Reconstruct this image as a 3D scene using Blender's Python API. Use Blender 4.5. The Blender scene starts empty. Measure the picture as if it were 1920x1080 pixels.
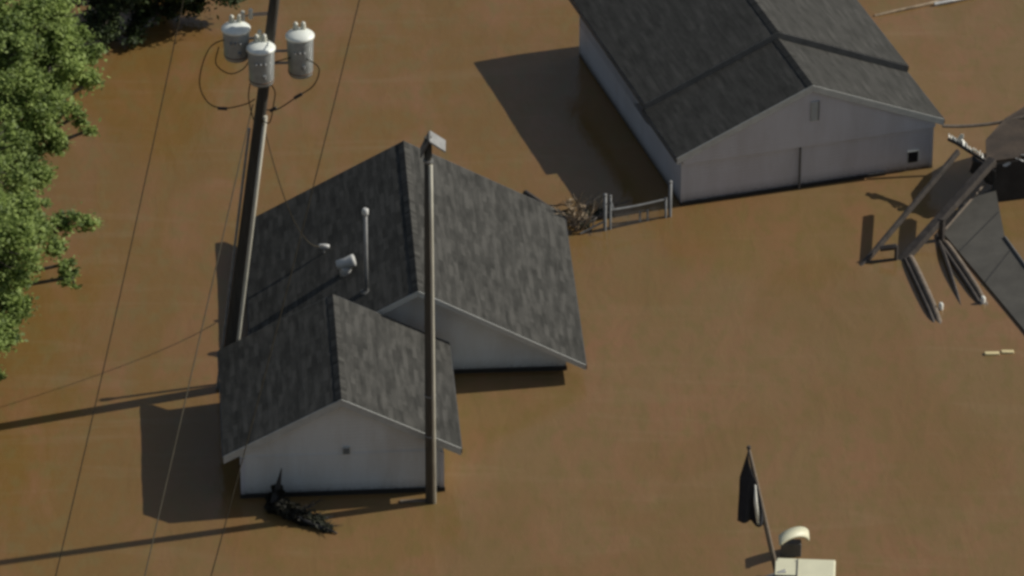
import bpy, bmesh, math, random
import numpy as np
from mathutils import Vector, Matrix
random.seed(7); rng = np.random.default_rng(7)
S = bpy.context.scene; COL = S.collection
rad = math.radians

# ---------------- camera, world, sun, exposure ----------------
D = 160.0; PITCH = rad(30); PX = 68.0; FOC = PX*D        # photograph: 68 px per metre at 160 m, 30 degrees down
CAM = Vector((0, -D*math.cos(PITCH), D*math.sin(PITCH)))
cd = bpy.data.cameras.new('camera'); cam = bpy.data.objects.new('camera', cd); COL.objects.link(cam)
cam.location = CAM; cam.rotation_euler = (math.pi/2-PITCH, 0, 0)
cd.sensor_width = 36; cd.lens = 36*FOC/1920; cd.clip_end = 6000; cd.clip_start = 1
S.camera = cam
SUN_EL, SUN_AZ = 33.2, 15.0                               # azimuth from +X towards +Y
w = bpy.data.worlds.new('World'); S.world = w; w.use_nodes = True
nt = w.node_tree; nt.nodes.clear()
o_ = nt.nodes.new('ShaderNodeOutputWorld'); b_ = nt.nodes.new('ShaderNodeBackground'); s_ = nt.nodes.new('ShaderNodeTexSky')
s_.sky_type = 'NISHITA'; s_.sun_disc = False; s_.sun_elevation = rad(SUN_EL); s_.sun_rotation = rad(90-SUN_AZ)
b_.inputs[1].default_value = 0.062
hs_ = nt.nodes.new('ShaderNodeHueSaturation'); hs_.inputs['Saturation'].default_value = .72   # thin summer haze whitens the sky
nt.links.new(s_.outputs[0], hs_.inputs['Color']); nt.links.new(hs_.outputs[0], b_.inputs[0]); nt.links.new(b_.outputs[0], o_.inputs[0])
sl = bpy.data.lights.new('sun', 'SUN'); sl.energy = 3.85; sl.angle = rad(.5); sl.color = (1, .95, .86)
so = bpy.data.objects.new('sun', sl); COL.objects.link(so)
sd = Vector((math.cos(rad(SUN_EL))*math.cos(rad(SUN_AZ)), math.cos(rad(SUN_EL))*math.sin(rad(SUN_AZ)), math.sin(rad(SUN_EL))))
so.rotation_euler = sd.to_track_quat('Z', 'Y').to_euler(); so.location = sd*60
S.view_settings.view_transform = 'Standard'; S.view_settings.look = 'None'
S.view_settings.exposure = 0.0; S.view_settings.gamma = 1
S.cycles.filter_width = 3.1

# ---------------- helpers ----------------
def G(px, py, z=0.0):
    """survey helper: world point at height z seen at a photograph pixel"""
    d = Vector(((px-960)/FOC, 0, 0)) + Vector((0, math.sin(PITCH), math.cos(PITCH)))*((540-py)/FOC) + Vector((0, math.cos(PITCH), -math.sin(PITCH)))
    return CAM + d*((z-CAM.z)/d.z)
def tag(o, label=None, cat=None, group=None, kind=None):
    if label: o['label'] = label
    if cat: o['category'] = cat
    if group: o['group'] = group
    if kind: o['kind'] = kind
    return o
def empty(name, loc=(0,0,0), rz=0, **k):
    o = bpy.data.objects.new(name, None); COL.objects.link(o); o.location = loc; o.rotation_euler = (0,0,rz); o.empty_display_size = .2
    return tag(o, **k)
class MB:
    def __init__(s): s.v=[]; s.f=[]
    def poly(s, pts, faces):
        n=len(s.v); s.v += [tuple(p) for p in pts]; s.f += [tuple(i+n for i in f) for f in faces]
    def box(s, a, b, m=None):
        x0,y0,z0=a; x1,y1,z1=b
        p=[Vector(q) for q in ((x0,y0,z0),(x1,y0,z0),(x1,y1,z0),(x0,y1,z0),(x0,y0,z1),(x1,y0,z1),(x1,y1,z1),(x0,y1,z1))]
        if m: p=[m@q for q in p]
        s.poly(p,[(3,2,1,0),(4,5,6,7),(0,1,5,4),(1,2,6,5),(2,3,7,6),(3,0,4,7)])
    def tube(s, pts, r, n=8, cap=True):
        pts=[Vector(p) for p in pts]; r = r if isinstance(r,(list,tuple)) else [r]*len(pts)
        base=len(s.v); up=None
        for i,p in enumerate(pts):
            t=(pts[min(i+1,len(pts)-1)]-pts[max(i-1,0)]).normalized()
            if up is None: up = t.orthogonal().normalized()
            a=(up-t*up.dot(t))
            a = a.normalized() if a.length>1e-6 else t.orthogonal().normalized()
            up=a; b=t.cross(a)
            for k in range(n):
                an=2*math.pi*k/n; s.v.append(tuple(p+(a*math.cos(an)+b*math.sin(an))*r[i]))
        for i in range(len(pts)-1):
            for k in range(n):
                q=base+i*n; s.f.append((q+k,q+(k+1)%n,q+n+(k+1)%n,q+n+k))
        if cap:
            s.f.append(tuple(base+k for k in reversed(range(n)))); s.f.append(tuple(base+(len(pts)-1)*n+k for k in range(n)))
    def lathe(s, c, prof, n=20, axis=None):
        c=Vector(c); q=(axis or Vector((0,0,1))).to_track_quat('Z','Y'); base=len(s.v)
        for (r,z) in prof:
            for k in range(n):
                a=2*math.pi*k/n; s.v.append(tuple(c+q@Vector((r*math.cos(a),r*math.sin(a),z))))
        for i in range(len(prof)-1):
            for k in range(n):
                p=base+i*n; s.f.append((p+k,p+(k+1)%n,p+n+(k+1)%n,p+n+k))
        s.f.append(tuple(base+k for k in reversed(range(n)))); s.f.append(tuple(base+(len(prof)-1)*n+k for k in range(n)))
    def build(s, name, mat, parent=None, smooth=False, loc=None, rot=None, bevel=0):
        me=bpy.data.meshes.new(name); me.from_pydata(s.v,[],s.f); me.update()
        o=bpy.data.objects.new(name,me); COL.objects.link(o); me.materials.append(mat)
        if smooth:
            me.polygons.foreach_set('use_smooth',[len(p.vertices)==4 for p in me.polygons])
        if parent: o.parent=parent
        if loc is not None: o.location=loc
        if rot is not None: o.rotation_euler=rot
        if bevel:
            m=o.modifiers.new('bevel','BEVEL'); m.width=bevel; m.segments=2; m.limit_method='ANGLE'
        return o
def lin(r,g,b):
    f=lambda c:(c/255/12.92) if c/255<=.04045 else ((c/255+.055)/1.055)**2.4
    return (f(r),f(g),f(b),1)

# ---------------- materials ----------------
def new_mat(name):
    m=bpy.data.materials.new(name); m.use_nodes=True; t=m.node_tree
    return m,t,t.nodes['Principled BSDF']
def N(t,kind,**k):
    n=t.nodes.new(kind)
    for a,v in k.items():
        if a in n.inputs: n.inputs[a].default_value=v
        else: setattr(n,a,v)
    return n
def ramp(t,stops,fac):
    r=t.nodes.new('ShaderNodeValToRGB'); e=r.color_ramp.elements
    while len(e)<len(stops): e.new(.5)
    for i,(p,c) in enumerate(stops): e[i].position=p; e[i].color=c
    t.links.new(fac,r.inputs[0]); return r.outputs[0]
def mixc(t,a,b,f,mode='MIX'):
    m=t.nodes.new('ShaderNodeMix'); m.data_type='RGBA'; m.blend_type=mode
    for i,v in ((6,a),(7,b),(0,f)):
        if hasattr(v,'is_linked') or hasattr(v,'links'): t.links.new(v,m.inputs[i])
        else: m.inputs[i].default_value=v
    return m.outputs[2]
def coords(t,scale=(1,1,1),rot=(0,0,0),kind='Object'):
    c=t.nodes.new('ShaderNodeTexCoord'); m=t.nodes.new('ShaderNodeMapping')
    m.inputs['Scale'].default_value=scale; m.inputs['Rotation'].default_value=rot
    t.links.new(c.outputs[kind],m.inputs[0]); return m.outputs[0]
def noise(t,vec,scale,detail=4,rough=.55,dist=0):
    n=t.nodes.new('ShaderNodeTexNoise'); n.inputs['Scale'].default_value=scale; n.inputs['Detail'].default_value=detail
    n.inputs['Roughness'].default_value=rough; n.inputs['Distortion'].default_value=dist
    t.links.new(vec,n.inputs['Vector']); return n.outputs[0]
def bump(t,h,strength,dist,bs):
    b=t.nodes.new('ShaderNodeBump'); b.inputs['Strength'].default_value=strength; b.inputs['Distance'].default_value=dist
    t.links.new(h,b.inputs['Height']); t.links.new(b.outputs[0],bs.inputs['Normal']); return b

def plain(name,col,rough=.6,var=.25,scale=3,metal=0,bmp=.0,stretch=(1,1,1)):
    m,t,bs=new_mat(name); v=coords(t,stretch)
    n=noise(t,v,scale,6,.6)
    a=tuple(c*(1-var) for c in col[:3])+(1,); b=tuple(min(1,c*(1+var)) for c in col[:3])+(1,)
    t.links.new(ramp(t,[(.3,a),(.7,b)],n),bs.inputs['Base Color'])
    bs.inputs['Roughness'].default_value=rough; bs.inputs['Metallic'].default_value=metal
    if bmp: bump(t,noise(t,v,scale*6,4),bmp,.02,bs)
    return m
def siding(name,base,stain):
    m,t,bs=new_mat(name); v=coords(t)
    st=noise(t,coords(t,(1,1,.25)),1.3,6,.65); fi=noise(t,v,14,4)
    c=mixc(t,base,stain,ramp(t,[(.42,(0,0,0,1)),(.72,(1,1,1,1))],st))
    # silt band above the waterline, darkened and raised to extend the painted shade strip
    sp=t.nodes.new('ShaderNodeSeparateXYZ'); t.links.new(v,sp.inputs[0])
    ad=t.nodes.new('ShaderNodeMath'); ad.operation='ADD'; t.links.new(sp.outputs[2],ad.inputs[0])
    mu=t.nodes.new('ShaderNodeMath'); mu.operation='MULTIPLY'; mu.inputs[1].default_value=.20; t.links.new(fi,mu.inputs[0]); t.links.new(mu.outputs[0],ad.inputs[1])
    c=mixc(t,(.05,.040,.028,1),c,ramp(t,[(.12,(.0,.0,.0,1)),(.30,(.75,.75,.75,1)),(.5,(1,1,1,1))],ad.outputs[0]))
    t.links.new(c,bs.inputs['Base Color']); bs.inputs['Roughness'].default_value=.55
    wv=t.nodes.new('ShaderNodeTexWave'); wv.wave_type='BANDS'; wv.bands_direction='Z'; wv.wave_profile='SAW'; wv.inputs['Scale'].default_value=1/(.16*math.pi*2)*math.pi
    wv.inputs['Distortion'].default_value=0; t.links.new(v,wv.inputs[0]); bump(t,wv.outputs[1],.9,.03,bs)
    return m
def shingles(name,dark,mid,light,streak=1.0):
    m,t,bs=new_mat(name); v=coords(t)
    br=t.nodes.new('ShaderNodeTexBrick'); t.links.new(v,br.inputs['Vector'])
    br.offset=.37; br.offset_frequency=2; br.squash=1.6; br.squash_frequency=3
    br.inputs['Color1'].default_value=(0,0,0,1); br.inputs['Color2'].default_value=(1,1,1,1); br.inputs['Mortar'].default_value=(.25,.25,.25,1)
    br.inputs['Scale'].default_value=1; br.inputs['Mortar Size'].default_value=.008; br.inputs['Brick Width'].default_value=.62; br.inputs['Row Height'].default_value=.15
    n1=noise(t,coords(t,(1.1,5.2,1)),1.0,5,.6,.5)    # runs of darker tabs along the courses
    n2=noise(t,v,.5,4,.6)
    n3=noise(t,v,30,3,.6)
    mm=t.nodes.new('ShaderNodeMath'); mm.operation='MULTIPLY_ADD'; mm.inputs[1].default_value=.30*streak
    t.links.new(br.outputs[0],mm.inputs[0]); t.links.new(n1,mm.inputs[2])
    m2=t.nodes.new('ShaderNodeMath'); m2.operation='MULTIPLY_ADD'; m2.inputs[1].default_value=.35
    t.links.new(n2,m2.inputs[0]); t.links.new(mm.outputs[0],m2.inputs[2])
    c=ramp(t,[(.5,dark),(.78,mid),(1.0,light)],m2.outputs[0])
    
    c2=mixc(t,(.75,.75,.75,1),(1.25,1.25,1.25,1),n3)
    t.links.new(mixc(t,c,c2,1.0,'MULTIPLY'),bs.inputs['Base Color'])
    bs.inputs['Roughness'].default_value=.9; bs.inputs['Specular IOR Level'].default_value=.12
    sp=t.nodes.new('ShaderNodeSeparateXYZ'); t.links.new(v,sp.inputs[0])
    md=t.nodes.new('ShaderNodeMath'); md.operation='FRACT'; dv=t.nodes.new('ShaderNodeMath'); dv.operation='DIVIDE'; dv.inputs[1].default_value=.15
    t.links.new(sp.outputs[1],dv.inputs[0]); t.links.new(dv.outputs[0],md.inputs[0])
    inv=t.nodes.new('ShaderNodeMath'); inv.operation='SUBTRACT'; inv.inputs[0].default_value=1; t.links.new(md.outputs[0],inv.inputs[1])
    ad=t.nodes.new('ShaderNodeMath'); ad.operation='MULTIPLY_ADD'; ad.inputs[1].default_value=.4; t.links.new(br.outputs[0],ad.inputs[0]); t.links.new(inv.outputs[0],ad.inputs[2])
    bump(t,ad.outputs[0],.28,.02,bs)
    return m
M={}
M['shingle_a']=shingles('weathered_shingles',(.030,.030,.027,1),(.054,.053,.048,1),(.084,.082,.074,1))
M['shingle_b']=shingles('grey_shingles',(.040,.040,.036,1),(.061,.060,.055,1),(.084,.082,.075,1),.6)
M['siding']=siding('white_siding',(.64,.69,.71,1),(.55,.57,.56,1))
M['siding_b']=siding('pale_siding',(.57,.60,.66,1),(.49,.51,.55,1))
M['trim']=plain('trim_paint',(.42,.43,.40),.5,.12,4)
M['trim_dark']=plain('dark_trim',(.10,.10,.095),.6,.2,4)
M['vent']=plain('vent_metal',(.55,.55,.52),.45,.15,5)
M['pipe']=plain('grey_pipe',(.26,.26,.25),.5,.2,5)
M['rust_run']=plain('rust_streak',(.16,.10,.06),.8,.3,8)
M['tank']=plain('transformer_paint',(.30,.32,.31),.3,.15,6)
M['lid']=plain('transformer_lid',(.80,.83,.76),.4,.12,6)
M['porcelain']=plain('insulator_glaze',(.62,.62,.52),.25,.2,8)
M['pole']=plain('pole_wood',(.045,.041,.032),.85,.35,5,stretch=(3,3,.25),bmp=.3)
M['pole_pale']=plain('pale_pole_wood',(.07,.064,.05),.85,.35,5,stretch=(3,3,.25),bmp=.3)
M['sun_edge']=plain('painted_sunlit_edge',(.50,.48,.39),.6,.2,4,stretch=(2,2,.4))  # pale colour standing in for the sunlit edge of the poles
M['iron']=plain('galvanised_iron',(.20,.205,.20),.5,.25,6)
M['wire']=plain('weathered_wire',(.026,.022,.015),.6,.2,3)
M['cable']=plain('grey_cable',(.075,.066,.048),.6,.2,3)
M['rubber']=plain('black_rubber',(.02,.02,.02),.6,.2,3)
M['timber']=plain('wet_dark_timber',(.060,.050,.042),.7,.4,4,bmp=.4)
M['timber_pale']=plain('pale_timber',(.17,.135,.10),.8,.3,4,bmp=.4)
M['rust']=plain('brown_sheet',(.050,.035,.023),.75,.4,2.2,bmp=.4)
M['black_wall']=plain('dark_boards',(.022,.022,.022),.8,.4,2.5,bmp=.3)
M['grey_sheet']=plain('grey_metal_sheet',(.085,.080,.068),.95,.2,1.6,bmp=.2)
M['cream']=plain('cream_paint',(.72,.70,.50),.5,.06,2)
M['white']=plain('white_plastic',(.75,.74,.66),.4,.15,4)
M['shade_strip']=plain('painted_wall_foot_shade',(.016,.015,.013),.7,.3,3)  # near-black colour standing in for shadow and reflection at the wall feet
M['glass']=plain('dark_glass',(.015,.015,.018),.15,.2,2)
M['cloth']=plain('black_cloth',(.016,.017,.022),.9,.35,3,bmp=.4)
M['bark']=plain('bark',(.11,.095,.075),.9,.4,5,bmp=.5)
M['dead']=plain('dead_wood',(.30,.23,.15),.9,.35,6,bmp=.4)
M['foam']=plain('yellow_foam',(.66,.56,.30),.8,.12,5)

for k_ in ('wire','cable'):
    bs_=M[k_].node_tree.nodes['Principled BSDF']; bs_.inputs['Roughness'].default_value=.95; bs_.inputs['Specular IOR Level'].default_value=.05
def leaf_mat(name,cols):
    m,t,bs=new_mat(name)
    g=t.nodes.new('ShaderNodeNewGeometry'); n=noise(t,coords(t),.9,5,.6)
    a=t.nodes.new('ShaderNodeMath'); a.operation='MULTIPLY_ADD'; a.inputs[1].default_value=.35
    t.links.new(g.outputs['Random Per Island'],a.inputs[0]); t.links.new(n,a.inputs[2])
    c=ramp(t,[(.38,cols[0]),(.68,cols[1]),(.95,cols[2])],a.outputs[0])
    t.links.new(c,bs.inputs['Base Color']); bs.inputs['Roughness'].default_value=.6; bs.inputs['Specular IOR Level'].default_value=.3
    tr=t.nodes.new('ShaderNodeBsdfTranslucent'); t.links.new(c,tr.inputs[0])
    mx=t.nodes.new('ShaderNodeMixShader'); mx.inputs[0].default_value=.4
    t.links.new(bs.outputs[0],mx.inputs[1]); t.links.new(tr.outputs[0],mx.inputs[2])
    t.links.new(mx.outputs[0],t.nodes['Material Output'].inputs[0])
    return m
M['leaf']=leaf_mat('green_leaves',((.085,.125,.045,1),(.24,.32,.085,1),(.38,.48,.14,1)))
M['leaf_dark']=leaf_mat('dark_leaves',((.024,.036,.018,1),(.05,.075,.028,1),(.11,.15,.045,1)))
M['leaf_black']=leaf_mat('rotten_leaves',((.012,.011,.007,1),(.022,.021,.014,1),(.045,.042,.028,1)))
M['leaf_grey']=leaf_mat('drowned_leaves',((.02,.024,.016,1),(.05,.055,.036,1),(.11,.11,.075,1)))

# ---------------- flood water ----------------
def water():
    m,t,bs=new_mat('muddy_flood_water'); v=coords(t)
    big=noise(t,coords(t,(.09,.05,1)),1,4,.55,.8); med=noise(t,coords(t,(.55,.22,1),(0,0,.4)),1,5,.6,.6)
    fine=noise(t,coords(t,(1,.5,1)),2.2,4,.6)
    sp=t.nodes.new('ShaderNodeSeparateXYZ'); t.links.new(v,sp.inputs[0])
    # paler silt in the open water downstream of the houses (+x, -y)
    a=t.nodes.new('ShaderNodeMath'); a.operation='MULTIPLY_ADD'; a.inputs[1].default_value=.035; a.inputs[2].default_value=.40; t.links.new(sp.outputs[0],a.inputs[0])
    b=t.nodes.new('ShaderNodeMath'); b.operation='MULTIPLY_ADD'; b.inputs[1].default_value=-.020; t.links.new(sp.outputs[1],b.inputs[0]); t.links.new(a.outputs[0],b.inputs[2])
    cc=t.nodes.new('ShaderNodeMath'); cc.operation='MULTIPLY_ADD'; cc.inputs[1].default_value=.9; t.links.new(big,cc.inputs[0]); t.links.new(b.outputs[0],cc.inputs[2])
    base=ramp(t,[(.55,(.190,.110,.035,1)),(.78,(.192,.115,.041,1)),(1.0,(.204,.130,.056,1))],cc.outputs[0])
    c=mixc(t,base,(.235,.124,.060,1),ramp(t,[(.44,(0,0,0,1)),(.66,(.75,.75,.75,1))],med))
    c=mixc(t,c,(.178,.126,.046,1),ramp(t,[(.48,(0,0,0,1)),(.64,(.7,.7,.7,1))],fine))
    t.links.new(c,bs.inputs['Base Color']); bs.inputs['Roughness'].default_value=.12; bs.inputs['IOR'].default_value=1.33
    st=noise(t,coords(t,(.10,.75,1),(0,0,.12)),1,5,.6,1.6)      # soft current streaks of lighter silt
    c=mixc(t,c,(.245,.162,.082,1),ramp(t,[(.54,(0,0,0,1)),(.74,(.45,.45,.45,1))],st))
    ed=noise(t,coords(t,(.16,.13,1),(0,0,-.5)),1,2,.4,1.1)
    c=mixc(t,c,(.176,.105,.036,1),ramp(t,[(.38,(.35,.35,.35,1)),(.47,(0,0,0,1))],ed))
    t.links.new(c,bs.inputs['Base Color'])
    t.links.new(ramp(t,[(.4,(.10,.10,.10,1)),(.65,(.22,.22,.22,1))],med),bs.inputs['Roughness'])
    r1=noise(t,coords(t,(1,.6,1),(0,0,.25)),5,5,.6,.4); r2=noise(t,coords(t,(1,.35,1),(0,0,-.2)),1.1,3,.5,.6)
    ad=t.nodes.new('ShaderNodeMath'); ad.operation='MULTIPLY_ADD'; ad.inputs[1].default_value=3; t.links.new(r2,ad.inputs[0]); t.links.new(r1,ad.inputs[2])
    bump(t,ad.outputs[0],.55,.014,bs)
    mb=MB(); mb.poly([(-2500,-2500,0),(2500,-2500,0),(2500,4000,0),(-2500,4000,0)],[(0,1,2,3)])
    o=mb.build('flood_water',m); tag(o,kind='structure')
    bed=MB(); bed.poly([(-2500,-2500,-2.2),(2500,-2500,-2.2),(2500,4000,-2.2),(-2500,4000,-2.2)],[(0,1,2,3)])
    tag(bed.build('ground',plain('mud',(.14,.09,.05),.9)),kind='structure')
water()

# ---------------- houses ----------------
def slab(parent, name, eave, run, ridge_dir, up_dir, length, mat, thick=.10, sag=None):
    """a roof slope in its own frame: x along the ridge, y up the slope, z out of it"""
    x=Vector(ridge_dir).normalized(); y=Vector(up_dir).normalized(); z=x.cross(y)
    m=MB(); nx,ny=24,12
    jit=lambda i,j: (.003*math.sin(i*1.7+j*2.3)+.006*math.sin(i*.45+1))*(1-j/12)-(.012 if j==12 else 0)
    top=[];
    for j in range(ny+1):
        for i in range(nx+1):
            e = 0 if 0<i<nx else 1
            top.append((length*i/nx, run*j/ny, jit(i,j)))
    n=len(top); bot=[(p[0],p[1],-thick) for p in top]
    f=[]
    for j in range(ny):
        for i in range(nx):
            a=j*(nx+1)+i; f.append((a,a+1,a+nx+2,a+nx+1)); f.append((n+a,n+a+nx+1,n+a+nx+2,n+a+1))
    for i in range(nx):
        a=i; f.append((a,n+a,n+a+1,a+1)); a=ny*(nx+1)+i; f.append((a,a+1,n+a+1,n+a))
    for j in range(ny):
        a=j*(nx+1); f.append((a,a+nx+1,n+a+nx+1,n+a)); a=j*(nx+1)+nx; f.append((a,n+a,n+a+nx+1,a+nx+1))
    m.poly(top+bot,f)
    o=m.build(name,mat,parent)
    o.matrix_local=Matrix.Translation(Vector(eave))@Matrix((x,y,z)).transposed().to_4x4()
    for p in o.data.polygons: p.use_smooth=False
    return o
def gable_roof(t, w, y0, y1, ze, rise, mat, thick=.10, rake=.17, drop=0, fas=True, rm=None):
    """slopes, ridge cap, rake boards and eave fascias; w includes the overhang"""
    h=w/2; run=math.hypot(h,rise)
    slab(t,'roof_slope',(-h,y1,ze+drop),run,(0,-1,0),(h,0,rise),y1-y0,mat,thick)
    slab(t,'roof_slope',(h,y0,ze+drop),run,(0,1,0),(-h,0,rise),y1-y0,mat,thick)
    cap=MB(); zt=ze+rise+drop
    L=y1-y0; n=int(L/.3); s=rise/h
    for k in range(n):
        a=y0+L*k/n-.005; b=y0+L*(k+1)/n; q=.007 if k%2 else .010
        cap.poly([(-.15,a,zt-.15*s+q),(0,a,zt+q+.012),(.15,a,zt-.15*s+q),(-.15,b,zt-.15*s+q-.004),(0,b,zt+q+.008),(.15,b,zt-.15*s+q-.004),
                  (-.15,a,zt-.15*s-.03),(0,a,zt-.03),(.15,a,zt-.15*s-.03),(-.15,b,zt-.15*s-.03),(0,b,zt-.03),(.15,b,zt-.15*s-.03)],
                 [(0,1,4,3),(1,2,5,4),(0,6,7,1),(1,7,8,2),(3,4,10,9),(4,5,11,10),(0,3,9,6),(2,8,11,5)])
    cap.build('ridge_cap',mat,t)
    for yy,sg in ((y0,-1),(y1,1)):
        for sx in (-1,1):
            m=MB(); a,b=(yy-.035,yy-.003) if sg<0 else (yy+.003,yy+.035)
            z1=ze+drop-.012; z2=ze+rise+drop-.012
            P=[(sx*(h-.004),z1),(sx*.004,z2),(sx*.004,z2-rake),(sx*(h-.004),z1-rake)]
            m.poly([(x,a,z) for x,z in P]+[(x,b,z) for x,z in P],[(0,1,2,3) if sx<0 else (3,2,1,0),(7,6,5,4) if sx<0 else (4,5,6,7),(0,4,5,1),(1,5,6,2),(2,6,7,3),(3,7,4,0)])
            m.build('rake_board',rm or (M['trim'] if sg<0 else M['trim_dark']),t)
    if fas:
        for sx in (-1,1):
            m=MB(); x0=sx*(h+.003); x1=sx*(h+.028)
            m.box((min(x0,x1),y0-.02,ze+drop-.16),(max(x0,x1),y1+.02,ze+drop-.025)); m.build('fascia',M['trim_dark'],t)
def gable_walls(t, w, y0, y1, ze, rise, roofw, mat, z0=-2.2, name='wall', gap=.11):
    """closed pentagonal body under the roof"""
    h=w/2; s=rise/(roofw/2)
    zr=lambda x: ze+(roofw/2-abs(x))*s-gap
    P=[(-h,z0),(h,z0),(h,zr(h)),(0,zr(0)),(-h,zr(h))]
    m=MB(); m.poly([(x,y0,z) for x,z in P]+[(x,y1,z) for x,z in P],
        [(0,1,2,3,4),(9,8,7,6,5),(0,5,6,1),(1,6,7,2),(2,7,8,3),(3,8,9,4),(4,9,5,0)])
    return m.build(name,mat,t)

# --- garage in front (smaller gabled building) ---
gar=empty('garage',(-4.38,-10.91,0),rad(3.9),label='small gabled garage with grey shingles and blue-grey end wall, nearest the viewer',cat='garage')
gable_roof(gar,6.15,0,5.35,1.42,1.6,M['shingle_a'],rake=.21)
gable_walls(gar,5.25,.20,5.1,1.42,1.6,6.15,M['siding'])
m=MB(); m.box((-2.52,.185,1.20),(2.52,.197,1.25)); m.build('belt_trim',M['siding'],gar)
m=MB(); m.box((-2.66,.155,-1),(2.66,.197,.12)); m.build('shade_strip',M['shade_strip'],gar)  # dark band painting the shadow along the wall foot
for sx in (-1,1):
    m=MB(); x0=sx*2.64; x1=sx*2.53; m.box((min(x0,x1),.166,-2),(max(x0,x1),.198,1.20)); m.build('corner_board',M['siding_b'],gar)
m=MB(); m.box((.02,.16,1.0),(.20,.1685,1.10)) if False else m.box((.02,.15,1.24),(.20,.198,1.44)); gv=m.build('gable_vent',M['trim'],gar)
for k in range(4):
    s=MB(); s.box((.03,.132,1.26+k*.045),(.19,.149,1.28+k*.045)); s.build('louvre',M['trim_dark'],gv)

# --- main house behind the garage, flooded to its eaves ---
hs=empty('house',(-2.49,-5.30,0),rad(3.6),label='house flooded up to its eaves, grey shingle gable roof with vent pipes, behind the garage',cat='house')
gable_roof(hs,8.95,0,8.3,.55,2.44,M['shingle_a'],rake=.16)
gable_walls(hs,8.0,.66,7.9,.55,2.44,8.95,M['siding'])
m=MB()
for sx in (-1,1):   # second, inner rake trim under the overhang
    h=4.0; s=2.44/4.475; z=lambda x:.55+(4.475-abs(x))*s-.115
    P=[(sx*h,z(h)-.0),(sx*.003,z(0)),(sx*.003,z(0)-.14),(sx*h,z(h)-.14)]
    m.poly([(x,.625,q) for x,q in P]+[(x,.657,q) for x,q in P],[(0,1,2,3) if sx<0 else (3,2,1,0),(7,6,5,4) if sx<0 else (4,5,6,7),(0,4,5,1),(1,5,6,2),(2,6,7,3),(3,7,4,0)])
m.build('frieze_board',M['siding'],hs)
m=MB(); m.box((-4.02,.62,-1),(4.02,.656,.12)); m.build('shade_strip',M['shade_strip'],hs)  # painted shadow band under the gable wall
hsM=Matrix.Translation(hs.location)@Matrix.Rotation(rad(3.6),4,'Z')
def on_roof(px,py,root=hsM,half=4.475,ze=.55,rise=2.44):
    """point of the left slope of the main roof seen at a pixel, in house coordinates"""
    inv=root.inverted(); z=1.5
    for _ in range(30):
        p=inv@G(px,py,z); zz=ze+(half-abs(p.x))*rise/half; z+=(zz-z)*.6
    return p
def pipe(name,px,py,h,r,mat,cap=None,lean=(0,0)):
    p=on_roof(px,py); m=MB(); m.tube([(p.x,p.y,p.z-.1),(p.x+lean[0],p.y+lean[1],p.z+h)],r,12)
    o=m.build(name,mat,hs,smooth=True)
    b=MB(); b.lathe((p.x,p.y,p.z-.06),[(r*3.2,0),(r*3,.05),(r*1.35,.10),(r*1.1,.16)],14); b.build('flashing',M['trim_dark'],o)
    if cap: c=MB(); c.lathe((p.x+lean[0],p.y+lean[1],p.z+h-.02),cap,14); c.build('cap',M['vent'],o,smooth=True)
    return o
# tall vent pipe
pipe('vent_pipe',687,546,2.36,.055,M['pipe'],[(.08,0),(.09,.05),(.09,.16),(.05,.20)])
# squat turbine vent, pale, with a wide throat
p=on_roof(648,512)
m=MB(); m.lathe((p.x,p.y,p.z-.1),[(.16,0),(.15,.28),(.15,.30)],18); tv=m.build('roof_vent',M['vent'],hs,smooth=True)
m=MB(); m.lathe((p.x-.24,p.y,p.z+.26),[(.10,0),(.12,.02),(.13,.26),(.17,.44),(.17,.50),(.12,.52)],18,Vector((1,0,.28)).normalized()); m.build('cowl',M['vent'],tv,smooth=True)
# service mast with weatherhead where the drop cable lands
p=on_roof(607,474); mastp=hsM@Vector((p.x,p.y,p.z+.24))
m=MB(); m.tube([(p.x,p.y,p.z-.1),(p.x,p.y,p.z+.2)],.03,10); wh=m.build('weatherhead_mast',M['pipe'],hs,smooth=True)
m=MB(); m.lathe((p.x-.14,p.y,p.z+.22),[(.03,0),(.06,.03),(.07,.2),(.05,.3)],12,Vector((1,0,-.1)).normalized()); m.build('weatherhead',M['vent'],wh,smooth=True)

# --- larger building, upper right ---
H2=Vector((8.45,5.58,0)); A2=rad(17.0)
h2=empty('outbuilding',H2,A2,label='long pale-sided building with stepped dark shingle roof and small dark window, upper right',cat='building')
gable_roof(h2,8.0,0,3.05,1.68,1.70,M['shingle_b'],rake=.2)
gable_roof(h2,8.0,2.95,10.1,1.68,1.70,M['shingle_b'],rake=.2,drop=.22,rm=M['trim_dark'])
gable_walls(h2,7.55,.22,9.75,1.68,1.70,8.0,M['siding_b'])
gable_walls(h2,7.55,3.2,9.74,1.90,1.70,8.0,M['siding_b'],z0=1.0,name='upper_wall')
s=1.7/4.0; zt=1.68+1.7-.115   # gable face standing proud over a shadow line
hw=3.775
P=[(-hw,1.40),(hw,1.40),(hw,1.68+(4-hw)*s-.118),(0,zt-.004),(-hw,1.68+(4-hw)*s-.118)]
m=MB(); m.poly([(x,.05,z) for x,z in P]+[(x,.217,z) for x,z in P],[(0,1,2,3,4),(9,8,7,6,5),(0,5,6,1),(1,6,7,2),(2,7,8,3),(3,8,9,4),(4,9,5,0)])
m.build('gable_panel',M['siding_b'],h2)
m=MB(); m.box((-.02,.015,2.2),(.20,.047,2.8)); gv=m.build('gable_vent',M['trim'],h2)
s_=MB(); s_.box((.203,.008,2.2),(.228,.047,2.8)); s_.build('vent_frame',M['trim_dark'],gv)
for k in range(8):
    s_=MB(); s_.box((0,.000,2.23+k*.068),(.18,.014,2.255+k*.068)); s_.build('louvre',M['trim'],gv)
m=MB(); m.box((-3.80,.165,-1),(2.35,.217,.09)); m.build('shade_strip',M['shade_strip'],h2)  # painted shadow band, only as long as the shadow runs
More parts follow.
